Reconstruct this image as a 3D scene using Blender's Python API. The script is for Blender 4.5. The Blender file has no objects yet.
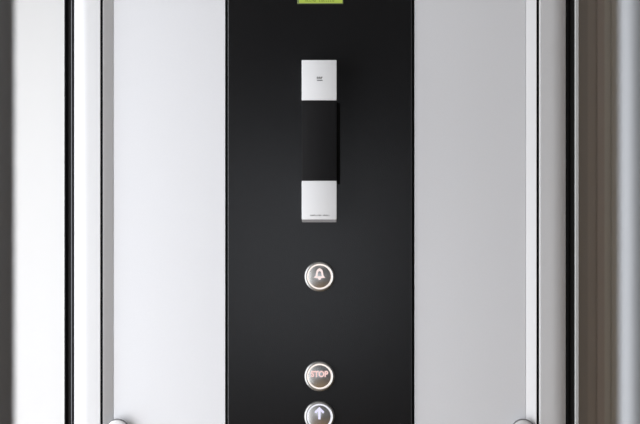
import bpy, bmesh, math, random
from mathutils import Vector
random.seed(3)
col = bpy.context.scene.collection
S = 0.0011          # metres per photograph pixel on the plane of the wall panels
D = 1.1             # camera distance to that plane
CZ = 1.25           # eye height
ZT = 2.45           # top of the lift wall

def X(px, y=0.0): return (px-320)*S*(D+y)/D
def Z(py, y=0.0): return CZ+(212-py)*S*(D+y)/D

# ---------------------------------------------------------------- materials
def mat(name, rgb, rough=0.5, metal=0.0, emit=None, es=0.0, spec=0.5, grain=0, gs=900, coat=0.0, mottled=0.0, brush=0):
    m = bpy.data.materials.new(name); m.use_nodes = True
    nt = m.node_tree; b = nt.nodes['Principled BSDF']
    b.inputs['Base Color'].default_value = (*rgb, 1)
    b.inputs['Roughness'].default_value = rough
    b.inputs['Metallic'].default_value = metal
    b.inputs['Specular IOR Level'].default_value = spec
    b.inputs['Coat Weight'].default_value = coat
    if emit:
        b.inputs['Emission Color'].default_value = (*emit, 1)
        b.inputs['Emission Strength'].default_value = es
    tc = nt.nodes.new('ShaderNodeTexCoord')
    if grain or brush:
        n = nt.nodes.new('ShaderNodeTexNoise'); n.inputs['Scale'].default_value = gs
        n.inputs['Detail'].default_value = 2
        src = tc.outputs['Object']
        if brush:
            mp = nt.nodes.new('ShaderNodeMapping'); mp.inputs['Scale'].default_value = (1, 1, 0.01)
            nt.links.new(src, mp.inputs['Vector']); src = mp.outputs['Vector']
        nt.links.new(src, n.inputs['Vector'])
        bp = nt.nodes.new('ShaderNodeBump'); bp.inputs['Strength'].default_value = grain or brush
        bp.inputs['Distance'].default_value = 0.0004
        nt.links.new(n.outputs['Fac'], bp.inputs['Height']); nt.links.new(bp.outputs['Normal'], b.inputs['Normal'])
    if mottled:
        n2 = nt.nodes.new('ShaderNodeTexNoise'); n2.inputs['Scale'].default_value = 500; n2.inputs['Detail'].default_value = 3
        nt.links.new(tc.outputs['Object'], n2.inputs['Vector'])
        r = nt.nodes.new('ShaderNodeMapRange')
        r.inputs['To Min'].default_value = 1-mottled; r.inputs['To Max'].default_value = 1+mottled
        nt.links.new(n2.outputs['Fac'], r.inputs['Value'])
        mx = nt.nodes.new('ShaderNodeVectorMath'); mx.operation = 'SCALE'
        mx.inputs[0].default_value = rgb
        nt.links.new(r.outputs['Result'], mx.inputs['Scale']); nt.links.new(mx.outputs['Vector'], b.inputs['Base Color'])
    return m

M = dict(
 panel  = mat('white_powder_coat', (0.74,0.75,0.78), 0.42, grain=0.08, gs=1400, mottled=0.02),
 frame  = mat('white_aluminium', (0.66,0.665,0.68), 0.45, grain=0.05, gs=1200),
 black  = mat('black_satin_plate', (0.0070,0.0070,0.0076), 0.22, spec=0.5, grain=0.12, gs=1500),
 rubber = mat('black_rubber', (0.006,0.006,0.006), 0.5, spec=0.3),
 gloss  = mat('dark_glossy_gasket', (0.006,0.006,0.009), 0.22, spec=0.7),
 groove = mat('matte_black_groove', (0.004,0.004,0.004), 0.9, spec=0.1),
 bead   = mat('pale_aluminium_bead', (0.55,0.56,0.56), 0.4, metal=0.0),
 cap    = mat('white_satin_plastic', (0.80,0.81,0.83), 0.4, mottled=0.015),
 capshade= mat('shaded_white_plastic', (0.24,0.24,0.25), 0.5),  # cap plastic darkened to imitate shade on the lower lip
 grip   = mat('black_textured_grip', (0.006,0.006,0.007), 0.5, spec=0.22, grain=0.6, gs=1100),
 cradle = mat('black_cradle', (0.002,0.002,0.002), 0.6, spec=0.15),
 ink    = mat('grey_print', (0.04,0.04,0.045), 0.6),
 steel  = mat('brushed_steel', (0.36,0.36,0.355), 0.38, metal=0.9),
 face   = mat('satin_steel_face', (0.80,0.80,0.80), 0.27, metal=0.95),
 knob   = mat('satin_white_knob', (0.72,0.72,0.73), 0.35, metal=0.1),
 kring  = mat('grey_knob_rim', (0.20,0.20,0.21), 0.4, metal=0.3),
 tube   = mat('grey_tube', (0.25,0.26,0.275), 0.5, metal=0.2, brush=0.05),
 ringw  = mat('warm_lit_ring', (0.2,0.2,0.19), 0.5, emit=(1.0,0.89,0.83), es=0.80),
 ringc  = mat('cool_lit_ring', (0.2,0.2,0.2), 0.5, emit=(0.90,0.91,1.0), es=0.72),
 pink   = mat('pink_lit_legend', (0.15,0.1,0.1), 0.5, emit=(1.0,0.69,0.65), es=0.72),
 bellw  = mat('rosy_lit_legend', (0.15,0.1,0.1), 0.5, emit=(1.0,0.86,0.83), es=0.78),
 blue   = mat('blue_white_lit_legend', (0.15,0.15,0.2), 0.5, emit=(0.80,0.78,1.0), es=0.78),
 lcd    = mat('green_lit_lcd', (0.03,0.04,0.01), 0.4, emit=(0.40,0.51,0.075), es=0.76),
 lcdink = mat('lcd_segment', (0.05,0.06,0.01), 0.5, emit=(0.10,0.13,0.02), es=0.5),
 lcdbez = mat('lcd_border', (0.06,0.08,0.02), 0.4, emit=(0.14,0.17,0.08), es=0.5),
 wallw  = mat('white_wall_paint', (0.88,0.88,0.88), 0.7),
 wallr  = mat('room_wall_paint', (0.42,0.42,0.43), 0.8),
 dark   = mat('dark_added_band', (0.10,0.10,0.105), 0.8),  # only for the bands added to darken the plate's reflection
 ceil   = mat('ceiling_paint', (0.30,0.30,0.30), 0.9),
 floorb = mat('brown_wood_floor', (0.40,0.24,0.09), 0.5),
 winf   = mat('window_frame_paint', (0.8,0.8,0.8), 0.5),
)
BR = [mat('taupe_board_%s'%n, c, 0.6) for n, c in zip('abcde', [
 (0.50,0.455,0.41),(0.60,0.54,0.48),(0.66,0.58,0.52),(0.62,0.56,0.49),(0.76,0.73,0.66)])]

# ---------------------------------------------------------------- mesh helpers
def link(name, bm, m, parent=None, smooth=False):
    me = bpy.data.meshes.new(name)
    bmesh.ops.recalc_face_normals(bm, faces=bm.faces)
    bm.to_mesh(me); bm.free()
    me.materials.append(m)
    if smooth:
        me.polygons.foreach_set('use_smooth', [True]*len(me.polygons))
        me.set_sharp_from_angle(angle=math.radians(35))
    o = bpy.data.objects.new(name, me); col.objects.link(o)
    if parent:
        o.parent = parent
        o.location = -parent.location      # meshes are written in room coordinates
    return o
def box(bm, x0, x1, y0, y1, z0, z1):
    v = [bm.verts.new((x, y, z)) for x in (x0,x1) for y in (y0,y1) for z in (z0,z1)]
    fs = [bm.faces.new([v[i] for i in q]) for q in ((0,1,3,2),(4,6,7,5),(0,4,5,1),(2,3,7,6),(0,2,6,4),(1,5,7,3))]
    return v, fs
def bxo(name, x0, x1, y0, y1, z0, z1, m, parent=None, bev=0, seg=2):
    bm = bmesh.new(); box(bm, x0, x1, y0, y1, z0, z1)
    if bev: bmesh.ops.bevel(bm, geom=bm.edges[:], offset=bev, segments=seg, affect='EDGES', profile=0.6)
    return link(name, bm, m, parent, smooth=bool(bev))
def prism_z(pts, z0, z1):
    """closed outline of (x, y) points swept upwards"""
    bm = bmesh.new()
    a = [bm.verts.new((x,y,z0)) for x,y in pts]; b = [bm.verts.new((x,y,z1)) for x,y in pts]
    n = len(pts)
    for i in range(n): bm.faces.new((a[i], a[(i+1)%n], b[(i+1)%n], b[i]))
    bm.faces.new(a[::-1]); bm.faces.new(b)
    return bm
def lathe_y(cx, cz, prof, n=64, closed=False):
    """profile of (radius, y) turned about an axis along y"""
    bm = bmesh.new(); rings = []
    for r, y in prof:
        if r < 1e-7: rings.append([bm.verts.new((cx, y, cz))])
        else: rings.append([bm.verts.new((cx+r*math.cos(2*math.pi*i/n), y, cz+r*math.sin(2*math.pi*i/n))) for i in range(n)])
    pairs = list(zip(rings, rings[1:]))
    if closed: pairs.append((rings[-1], rings[0]))
    for p, q in pairs:
        for i in range(n):
            j = (i+1) % n
            if len(p) == 1: bm.faces.new((p[0], q[i], q[j]))
            elif len(q) == 1: bm.faces.new((p[i], p[j], q[0]))
            else: bm.faces.new((p[i], p[j], q[j], q[i]))
    return bm
def plate(outline, y0, y1, hole=None, bm=None):
    """outline of (x, z) given depth along y; hole has as many points as the outline"""
    bm = bm or bmesh.new()
    def ring(pts, y): return [bm.verts.new((x, y, z)) for x, z in pts]
    a, b = ring(outline, y0), ring(outline, y1); n = len(outline)
    for i in range(n): bm.faces.new((a[i], a[(i+1)%n], b[(i+1)%n], b[i]))
    if hole:
        c, d = ring(hole, y0), ring(hole, y1)
        for i in range(n):
            j = (i+1) % n
            bm.faces.new((c[i], c[j], d[j], d[i])); bm.faces.new((a[i], a[j], c[j], c[i])); bm.faces.new((b[i], b[j], d[j], d[i]))
    else:
        bm.faces.new(a); bm.faces.new(b[::-1])
    return bm
def thing(name, loc, label, cat, group=None):
    o = bpy.data.objects.new(name, None); col.objects.link(o); o.location = loc
    o['label'] = label; o['category'] = cat
    if group: o['group'] = group
    return o
def tag(o, label, cat, group=None):
    o['label'] = label; o['category'] = cat
    if group: o['group'] = group
    return o
def struct(name, *a, **k):
    o = bxo(name, *a, **k); o['kind'] = 'structure'; return o

# ---------------------------------------------------------------- the room
RX0, RX1, RY0, RY1, RZ = -0.74, 1.9, -4.2, 0.36, 2.6
struct('floor', RX0-.1, RX1+.1, RY0-.1, RY1+.1, -0.1, 0, M['floorb'])
struct('ceiling', RX0-.1, RX1+.1, RY0-.1, RY1+.1, RZ, RZ+.1, M['ceil'])
# left wall with a window opening
W0, W1, WZ0, WZ1 = -1.1, 0.08, 0.25, 1.8
bm = bmesh.new()
box(bm, RX0-.1, RX0, RY0, W0, 0, RZ); box(bm, RX0-.1, RX0, W1, RY1, 0, RZ)
box(bm, RX0-.1, RX0, W0, W1, 0, WZ0); box(bm, RX0-.1, RX0, W0, W1, WZ1, RZ)
o = link('wall_left', bm, M['wallw']); o['kind'] = 'structure'
bm = bmesh.new()
f = .04
for q in ((W0,W0+f,WZ0,WZ1),(W1-f,W1,WZ0,WZ1),(W0+f,W1-f,WZ0,WZ0+f),(W0+f,W1-f,WZ1-f,WZ1)):
    box(bm, RX0-.07, RX0-.02, *q)
o = link('window_1', bm, M['winf']); o['kind'] = 'structure'
struct('wall_right', RX1, RX1+.1, RY0, RY1, 0, RZ, M['wallr'])
struct('wall_back', RX0, 0.05, RY1, RY1+.1, 0, RZ, M['wallw'])
# rear wall behind the camera: pale, dark bands added to bound its reflection
V0, V1, VZ0, VZ1 = -0.70, 0.40, 0.40, 1.60      # unseen opening added so the black plate mirrors a bright patch
bm = bmesh.new()
box(bm, V1, RX1, RY0-.1, RY0, 0, 1.60); box(bm, RX0, V0, RY0-.1, RY0, 0, 1.60); box(bm, V0, V1, RY0-.1, RY0, 0, VZ0)
o = link('wall_rear', bm, M['wallr']); o['kind'] = 'structure'
bm = bmesh.new()
for q in ((V0,V0+.03,VZ0,VZ1),(V1-.03,V1,VZ0,VZ1),(V0+.03,V1-.03,VZ0,VZ0+.03),(V0+.03,V1-.03,VZ1-.03,VZ1)):
    box(bm, q[0], q[1], RY0-.07, RY0-.02, q[2], q[3])
o = link('added_rear_window', bm, M['winf']); o['kind'] = 'structure'  # added unseen frame around the sheen light
struct('added_dark_band', RX0, RX1, RY0-.12, RY0+.02, 1.602, 2.598, M['dark'])  # unseen band added to darken the reflection high on the black plate
struct('added_low_band', RX0+.002, RX1-.002, RY0+.001, RY0+.02, 0.002, 0.39, M['dark'])  # unseen band added to darken the reflection low on the black plate

# brown boarded wall seen past the right edge of the lift
yb = 0.30
brown = thing('board_wall', (0.6, yb, 0), 'blurred taupe boarded wall in shade beyond the right frame post', 'wall panel')
xs = [X(p, yb) for p in (470, 589, 598.5, 604.5, 612, 660, 760)]
xs = [0.05]+[X(p, yb) for p in (588, 597, 604.6, 611.5, 700)]+[1.89]
ms = [0,1,2,3,4,1]
ms = [BR[0], BR[1], BR[2], BR[4], BR[4], BR[1]]
for i in range(6):
    bxo('board', xs[i], xs[i+1]-.0002, yb+(.0015 if i%2 else 0), yb+.03, 0.002, 2.5, ms[i], brown)

# ---------------------------------------------------------------- lift wall
struct('wall_centre', -0.262, 0.262, 0.010, 0.16, 0.002, ZT, M['groove'])

XL, XR = 206.7*S, 205.8*S                                   # inner edge of the reveals
pl = bxo('wall_panel', -XL, X(225.4), 0.0, 0.0098, 0.02, ZT, M['panel'], bev=.0004, seg=1)
tag(pl, 'bright white smooth metal panel left of the black control panel', 'panel', 'pale metal panels beside the control panel')
pr = bxo('wall_panel', X(414.6), XR, 0.0, 0.0098, 0.02, ZT, M['panel'], bev=.0004, seg=1)
tag(pr, 'light grey smooth metal panel right of the black control panel', 'panel', 'pale metal panels beside the control panel')

FY = -0.0052                                   # front plane of the frame posts
def post(sgn, label):
    root = thing('frame_post', (sgn*233*0.0011, FY, 0.002), label, 'frame post', 'upright frame posts at both sides')
    u = lambda px: px*S*(D+FY)/D
    XE = XL if sgn < 0 else XR; q0 = 216.7 if sgn < 0 else 216.2
    def poly(pts): return [(sgn*a, b) for a, b in pts]
    z0, z1 = 0.002, ZT
    # reveal plate: inward-facing side of the recess
    link('reveal_plate', prism_z(poly([(XE+.0002, -.0004), (u(q0), FY), (u(q0)+.0004, FY), (u(q0)+.0004, 0.0098), (XE+.0002, 0.0098)]), z0, z1), M['frame'], root)
    bxo('groove_seal', *sorted((sgn*(u(q0)+.00045), sgn*u(q0+2.95))), FY+.0010, 0.0097, z0, z1, M['groove'], root)
    # post: flat front, small inner radius, broad outer radius
    a, b = u(q0+3.0), u(246.6); r1 = .0003 if sgn < 0 else .0017
    pts = [(a, 0.0098)]
    for i in range(5):
        t = math.pi/2*i/4; pts.append((a+r1-r1*math.cos(t), FY+r1-r1*math.sin(t)))
    pts.append((a+r1+.0003, FY)); c = a+(b-a)*.42; pts.append((c-.0003, FY))
    for i in range(11):
        t = i/10; pts.append((c+(b-c)*t, FY+.0042*t**2.4))
    pts.append((pts[-1][0]+.0001, 0.0098))
    bb = pts[-1][0]
    link('post_profile', prism_z(poly(pts), z0, z1), M['frame'], root, smooth=True)
    # round glossy gasket and flat rubber beside it
    g0, g1 = bb+.0001, u(254.8 if sgn < 0 else 255.9)
    pts = [(g0, 0.0098)]
    w = (g1-g0)*0.5
    for i in range(13):
        t = math.pi*i/12; pts.append((g0+w/2-w/2*math.cos(t), FY+.006-w/2*math.sin(t)))
    pts.append((g0+w, 0.0098))
    link('gasket', prism_z(poly(pts), z0, z1), M['gloss' if sgn < 0 else 'groove'], root, smooth=True)
    bxo('rubber_strip', *sorted((sgn*(g0+w+.00005), sgn*g1)), FY+.006, 0.0098, z0, z1, M['rubber'], root)
    # outer aluminium bead with a fine centre line
    c0, c1 = g1+.00005, u(256.2 if sgn < 0 else 259.2)
    m = (c0+c1)/2
    pts = [(c0, 0.0098), (c0, FY+.0023), (c0+.0003, FY+.002), (m-.0002, FY+.002), (m-.00005, FY+.0024), (m+.00005, FY+.0024), (m+.0002, FY+.002), (c1-.0003, FY+.002), (c1, FY+.0023), (c1, 0.0098)]
    link('edge_bead', prism_z(poly(pts), z0, z1), M['rubber' if sgn < 0 else 'bead'], root)  # left aluminium bead coloured black for its unlit look
    return root
post(-1, 'white upright frame post at left with a black rubber gasket')
post(1, 'grey upright frame post at right with a black rubber gasket')

# ---------------------------------------------------------------- control panel
PY = -0.002
cp = thing('control_panel', (X(319.8), PY, 0.05), 'tall matte black control panel strip between two pale panels', 'control panel')
bxo('black_plate', X(227.6,PY), X(412.2,PY), PY, 0.0095, 0.012, ZT-.01, M['black'], cp, bev=.0012, seg=1)

# display at the top edge of the photograph
dy = PY-.0008
dx0, dx1, dz0, dz1 = X(297.2,dy), X(343.2,dy), Z(3.8,dy), Z(-16,dy)
disp = bxo('display', dx0, dx1, dy, PY+.0005, dz0, dz1, M['lcdbez'], cp, bev=.0004)
disp['label'] = 'small lit green display'
def sub(name, bm, m, parent, smooth=False):   # sub-part written in room coordinates under a part
    o = link(name, bm, m, None, smooth); o.parent = parent
    p = parent.location + (parent.parent.location if parent.parent else Vector())
    o.location = -p
    return o
bm = bmesh.new(); box(bm, X(299,dy), X(342.4,dy), dy-.0002, dy+.0002, Z(3.0,dy), Z(-15.3,dy)); sub('screen', bm, M['lcd'], disp)
bm = bmesh.new()
ty = dy-.0003
for row in (1.6, -6.4):
    xx = 305.2
    for word in (5, 0, 7):
        if word == 0: xx += 3.0; continue
        for k in range(word):
            kind = random.choice('EHUOL')
            zt, zb = Z(row-5,ty), Z(row,ty)
            w = .0018; x = X(xx,ty); t = .00042
            if kind != 'x': box(bm, x, x+t, ty-.00003, ty+.0001, zb, zt)
            if kind in 'HUO': box(bm, x+w-t, x+w, ty-.00003, ty+.0001, zb, zt)
            if kind in 'EUOL': box(bm, x+t, x+w-t, ty-.00003, ty+.0001, zb, zb+t)
            if kind in 'EO': box(bm, x+t, x+w-t, ty-.00003, ty+.0001, zt-t, zt)
            if kind in 'EH': box(bm, x+t, x+w-t, ty-.00003, ty+.0001, (zb+zt)/2, (zb+zt)/2+t)
            xx += 2.2
sub('display_characters', bm, M['lcdink'], disp)

# push buttons
def text_bm(s, cx, cz, width, height, y0, y1):
    cu = bpy.data.curves.new('t', 'FONT'); cu.body = s; cu.size = 1; cu.extrude = 0.5; cu.offset = 0.04
    ob = bpy.data.objects.new('t', cu); col.objects.link(ob)
    bpy.context.view_layer.update()
    me = bpy.data.meshes.new_from_object(ob.evaluated_get(bpy.context.evaluated_depsgraph_get()))
    bpy.data.objects.remove(ob); 
    bm = bmesh.new(); bm.from_mesh(me); bpy.data.meshes.remove(me)
    xs = [v.co.x for v in bm.verts]; ys = [v.co.y for v in bm.verts]
    ax, bx_, ay, by = min(xs), max(xs), min(ys), max(ys)
    for v in bm.verts:
        x, y, z = v.co
        v.co = (cx+((x-ax)/(bx_-ax)-.5)*width, y0 if z > 0 else y1, cz+((y-ay)/(by-ay)-.5)*height)
    return bm
def bell_bm(cx, cz, y0, y1):
    k = S
    def side(inner):
        if inner: p = [(0,3.0),(.9,2.6),(1.5,1.6),(1.75,0.2),(2.0,-1.4),(2.3,-2.3),(0.9,-2.3),(0,-2.3)]
        else: p = [(0,5.7),(1.7,5.0),(3.0,3.4),(3.5,1.0),(3.9,-1.6),(5.8,-3.8),(2.4,-4.0),(0,-4.0)]
        return p
    def full(p): return [(cx+a*k, cz+b*k) for a, b in p] + [(cx-a*k, cz+b*k) for a, b in p[-2:0:-1]]
    bm = plate(full(side(False)), y0, y1, full(side(True)))
    clap = [(cx+1.7*k*math.cos(-math.pi*i/8), cz-4.1*k+1.7*k*math.sin(-math.pi*i/8)) for i in range(9)]
    plate(clap, y0, y1, bm=bm)
    return bm
def arrow_bm(cx, cz, y0, y1):
    k = S
    half = [(0,5.9),(4.9,1.3),(4.1,-0.1),(3.2,0.0),(1.15,2.0),(1.15,-6.2)]
    pts = [(cx+a*k, cz+b*k) for a,b in half] + [(cx-a*k, cz+b*k) for a,b in half[:0:-1]]
    return plate(pts, y0, y1)
def button(px, py, kind, ring, label):
    by = PY-.003
    cx, cz = X(px, by), Z(py, by)
    k = S*(D+by)/D
    bz = link('push_button', lathe_y(cx, cz, [(15.3*k,PY+.001),(15.3*k,PY-.0010),(14.9*k,PY-.0022),(14.2*k,PY-.0030),(13.3*k,PY-.0032),(12.8*k,PY-.0029),(12.75*k,PY+.001)], closed=True), M['steel'], cp, smooth=True)
    bz['label'] = label
    sub('lit_ring', lathe_y(cx, cz, [(12.7*k,PY),(12.7*k,PY-.0028),(11.3*k,PY-.0030),(11.3*k,PY)], closed=True), M[ring], bz)
    R = 11.2*k; sag = .0017
    prof = [(R, PY)] + [(R*(1-i/10), PY-.0029-sag*(1-(1-i/10)**2)) for i in range(11)]
    sub('button_face', lathe_y(cx, cz, prof), M['face'], bz, smooth=True)
    y1 = PY-.0030; y0 = PY-.0047
    if kind == 'bell': sub('bell_symbol', bell_bm(cx, cz+2.7*S, y0, y1), M['bellw'], bz)
    if kind == 'stop': sub('stop_lettering', text_bm('STOP', cx, cz+2.6*S, 17.2*S, 6.2*S, y0, y1), M['pink'], bz)
    if kind == 'arrow': sub('arrow_symbol', arrow_bm(cx, cz+3.8*S, y0, y1), M['blue'], bz)
button(319.6, 276.6, 'bell', 'ringw', 'round steel button with a lit bell symbol')
button(319.6, 376.4, 'stop', 'ringw', 'round steel button with lit STOP lettering')
button(319.4, 416.6, 'arrow', 'ringc', 'round steel button with a lit up arrow')

# ---------------------------------------------------------------- intercom handset
HY = -0.024
hs = thing('handset', (X(319.3,HY), PY, Z(222,HY)), 'slim upright handset with white ends and black grip on the black control panel', 'handset')
hx0, hx1 = X(301.7,HY), X(336.6,HY)
back = bxo('cradle', X(305,PY), X(334,PY), -0.010, PY, Z(214,PY), Z(66,PY), M['cradle'], hs, bev=.001)
def handpart(name, x0, x1, zlo, zhi, m, y=HY, bev=.0005, chamfer=0):
    bm = bmesh.new(); box(bm, x0, x1, y, -0.0102, zlo, zhi)
    bmesh.ops.bevel(bm, geom=bm.edges[:], offset=bev, segments=2, affect='EDGES', profile=.6)
    return link(name, bm, m, hs, smooth=True)
top = handpart('top_cap', hx0, hx1, Z(100.2,HY), Z(60,HY), M['cap']); top['label'] = 'white top end'
zb = Z(180.8,HY)
bot = handpart('bottom_cap', hx0, hx1, Z(219.6,HY), zb, M['cap']); bot['label'] = 'white bottom end'
# sloping lower lip, its grey stands in for shade on a downward face
zl0, zl1 = Z(222.3,HY), Z(219.7,HY)
bm = bmesh.new()
v = [(HY+.0001, zl1), (HY+.0022, zl0), (-.0102, zl0), (-.0102, zl1)]
a = [bm.verts.new((hx0+.0002, y, z)) for y, z in v]; b = [bm.verts.new((hx1-.0002, y, z)) for y, z in v]
for i in range(4): bm.faces.new((a[i], a[(i+1)%4], b[(i+1)%4], b[i]))
bm.faces.new(a[::-1]); bm.faces.new(b)
lip = link('lower_lip', bm, M['capshade'], hs); lip['label'] = 'sloping lower edge, coloured grey for shade'
handpart('grip', hx0+.0001, hx1+.0001, zb+.0001, Z(100.3,HY), M['grip'], y=HY+.0003)
bxo('grip_shadow_strip', hx1+.0003, X(340.0,-.012), -.0135, PY, Z(184,-.01), Z(103,-.01), M['cradle'], hs, bev=.0006)  # black strip standing in for the grip's shadow at its right
# small printed marks
def marks(name, cx, cz, words, h, w, gap, parent, y):
    bm = bmesh.new(); t = w*0.30
    total = sum(words)*w*1.45+gap*(len(words)-1); x = cx-total/2
    for n in words:
        for _ in range(n):
            k = random.choice((0,1,2))
            hh = h*random.choice((.72,.72,1))
            box(bm, x, x+t, y-.0001, y+.0001, cz, cz+hh)
            if k: box(bm, x+w-t, x+w, y-.0001, y+.0001, cz, cz+h*.72)
            if k < 2: box(bm, x+t, x+w-t, y-.0001, y+.0001, cz, cz+t)
            if k > 0: box(bm, x+t, x+w-t, y-.0001, y+.0001, cz+h*.72-t, cz+h*.72)
            x += w*1.45
        x += gap
    return sub(name, bm, M['ink'], parent)
marks('printed_lettering', X(320.2,HY), Z(216,HY), (8,5), .0017, .00105, .0015, bot, HY)
bm = bmesh.new(); ly = HY
for i in range(3):
    xa = X(316.9+2.05*i, ly); box(bm, xa, xa+.0006, ly-.0001, ly+.0001, Z(79.2,ly), Z(76.8,ly))
    box(bm, xa+.0006, xa+.0016, ly-.0001, ly+.0001, Z(77.5,ly), Z(76.8,ly))
    if i != 2: box(bm, xa+.0012, xa+.0017, ly-.0001, ly+.0001, Z(79.2,ly), Z(77.5,ly))
box(bm, X(317,ly), X(322.6,ly), ly-.0001, ly+.0001, Z(80.8,ly), Z(80.1,ly))
sub('printed_emblem', bm, M['ink'], top)

# ---------------------------------------------------------------- round knobs low on the panels
def knob(px, py, label):
    ky = -0.0090
    cx, cz = X(px, ky), Z(py, ky); k = S*(D+ky)/D
    root = thing('round_knob', (cx, 0, cz), label, 'knob', 'round steel knobs low on the pale panels')
    R = 12.3*k
    link('knob_cap', lathe_y(cx, cz, [(0,ky),(R*.74,ky+.0002),(R*.86,ky+.0007),(R*.92,ky+.0016),(R*.93,ky+.0030),(0,ky+.0030)]), M['knob'], root, smooth=True)
    link('rim_ring', lathe_y(cx, cz, [(R*.935,ky+.0013),(R*.975,ky+.0015),(R,ky+.0022),(R,ky+.0034),(R*.935,ky+.0034)], closed=True), M['kring'], root, smooth=True)
    link('stem', lathe_y(cx, cz, [(0,ky+.0031),(R*.6,ky+.0031),(R*.6,-.0001),(0,-.0001)], 32), M['steel'], root, smooth=True)
knob(117.1, 431.6, 'round silver knob low in front of the left white panel')
knob(523.5, 431.6, 'round silver knob low in front of the right grey panel')

# ---------------------------------------------------------------- blurred steel tubes in the foreground
def tube(sgn, edge, label):
    ty = -0.52; r = 0.0115
    xe = edge*S*(D+ty)/D
    cx = sgn*(xe+r)
    n = 64
    bm = prism_z([(cx+r*math.cos(2*math.pi*i/n), ty+r*math.sin(2*math.pi*i/n)) for i in range(n)], 0.012, 2.58)
    root = thing('steel_post', (cx, ty, 0.001), label, 'post', 'round steel posts in the foreground')
    link('tube', bm, M['tube'], root, smooth=True)
    bm = prism_z([(cx+.034*math.cos(2*math.pi*i/n), ty+.034*math.sin(2*math.pi*i/n)) for i in range(n)], 0.001, 0.012)
    link('floor_flange', bm, M['tube'], root)
    bm = prism_z([(cx+.034*math.cos(2*math.pi*i/n), ty+.034*math.sin(2*math.pi*i/n)) for i in range(n)], 2.581, 2.599)
    link('ceiling_flange', bm, M['tube'], root)
tube(-1, 306, 'dark out of focus steel post at the left edge of the photo')
tube(1, 300, 'pale out of focus steel post at the right edge of the photo')

# ---------------------------------------------------------------- light
def area(name, loc, rot, sx, sy, e, c=(1,1,1)):
    l = bpy.data.lights.new(name, 'AREA'); l.shape = 'RECTANGLE'; l.size = sx; l.size_y = sy; l.energy = e; l.color = c
    o = bpy.data.objects.new(name, l); col.objects.link(o); o.location = loc; o.rotation_euler = rot
area('window_daylight', (RX0-.09, (W0+W1)/2, (WZ0+WZ1)/2), (0, -math.pi/2, 0), WZ1-WZ0, W1-W0, 24, (0.98,0.985,1.0))
area('added_sheen_light', ((V0+V1)/2, RY0-.09, (VZ0+VZ1)/2), (math.pi/2, 0, 0), V1-V0, VZ1-VZ0, 2.1, (0.98,0.98,1.0))  # added light, mirrored by the black plate as a mid-height sheen
area('added_fill_light', (0.2, -1.7, 2.55), (0,0,0), 0.8, 0.8, 4.5, (1,0.96,0.9))  # added overhead fill for the closed room, not a known fitting

w = bpy.data.worlds.new('world'); bpy.context.scene.world = w; w.use_nodes = True
w.node_tree.nodes['Background'].inputs[0].default_value = (0.8,0.88,1,1)
w.node_tree.nodes['Background'].inputs[1].default_value = 0.6

cam = bpy.data.cameras.new('camera'); co = bpy.data.objects.new('camera', cam); col.objects.link(co)
co.location = (0, -D, CZ); co.rotation_euler = (math.pi/2, 0, 0)
cam.sensor_width = 36; cam.lens = 36*D/(640*S); cam.clip_start = .02
cam.dof.use_dof = True; cam.dof.focus_distance = D-.01; cam.dof.aperture_fstop = 5.0
sc = bpy.context.scene; sc.camera = co
vs = sc.view_settings
vs.view_transform = 'Standard'; vs.look = 'None'; vs.exposure = 0.17; vs.gamma = 1; vs.use_curve_mapping = False
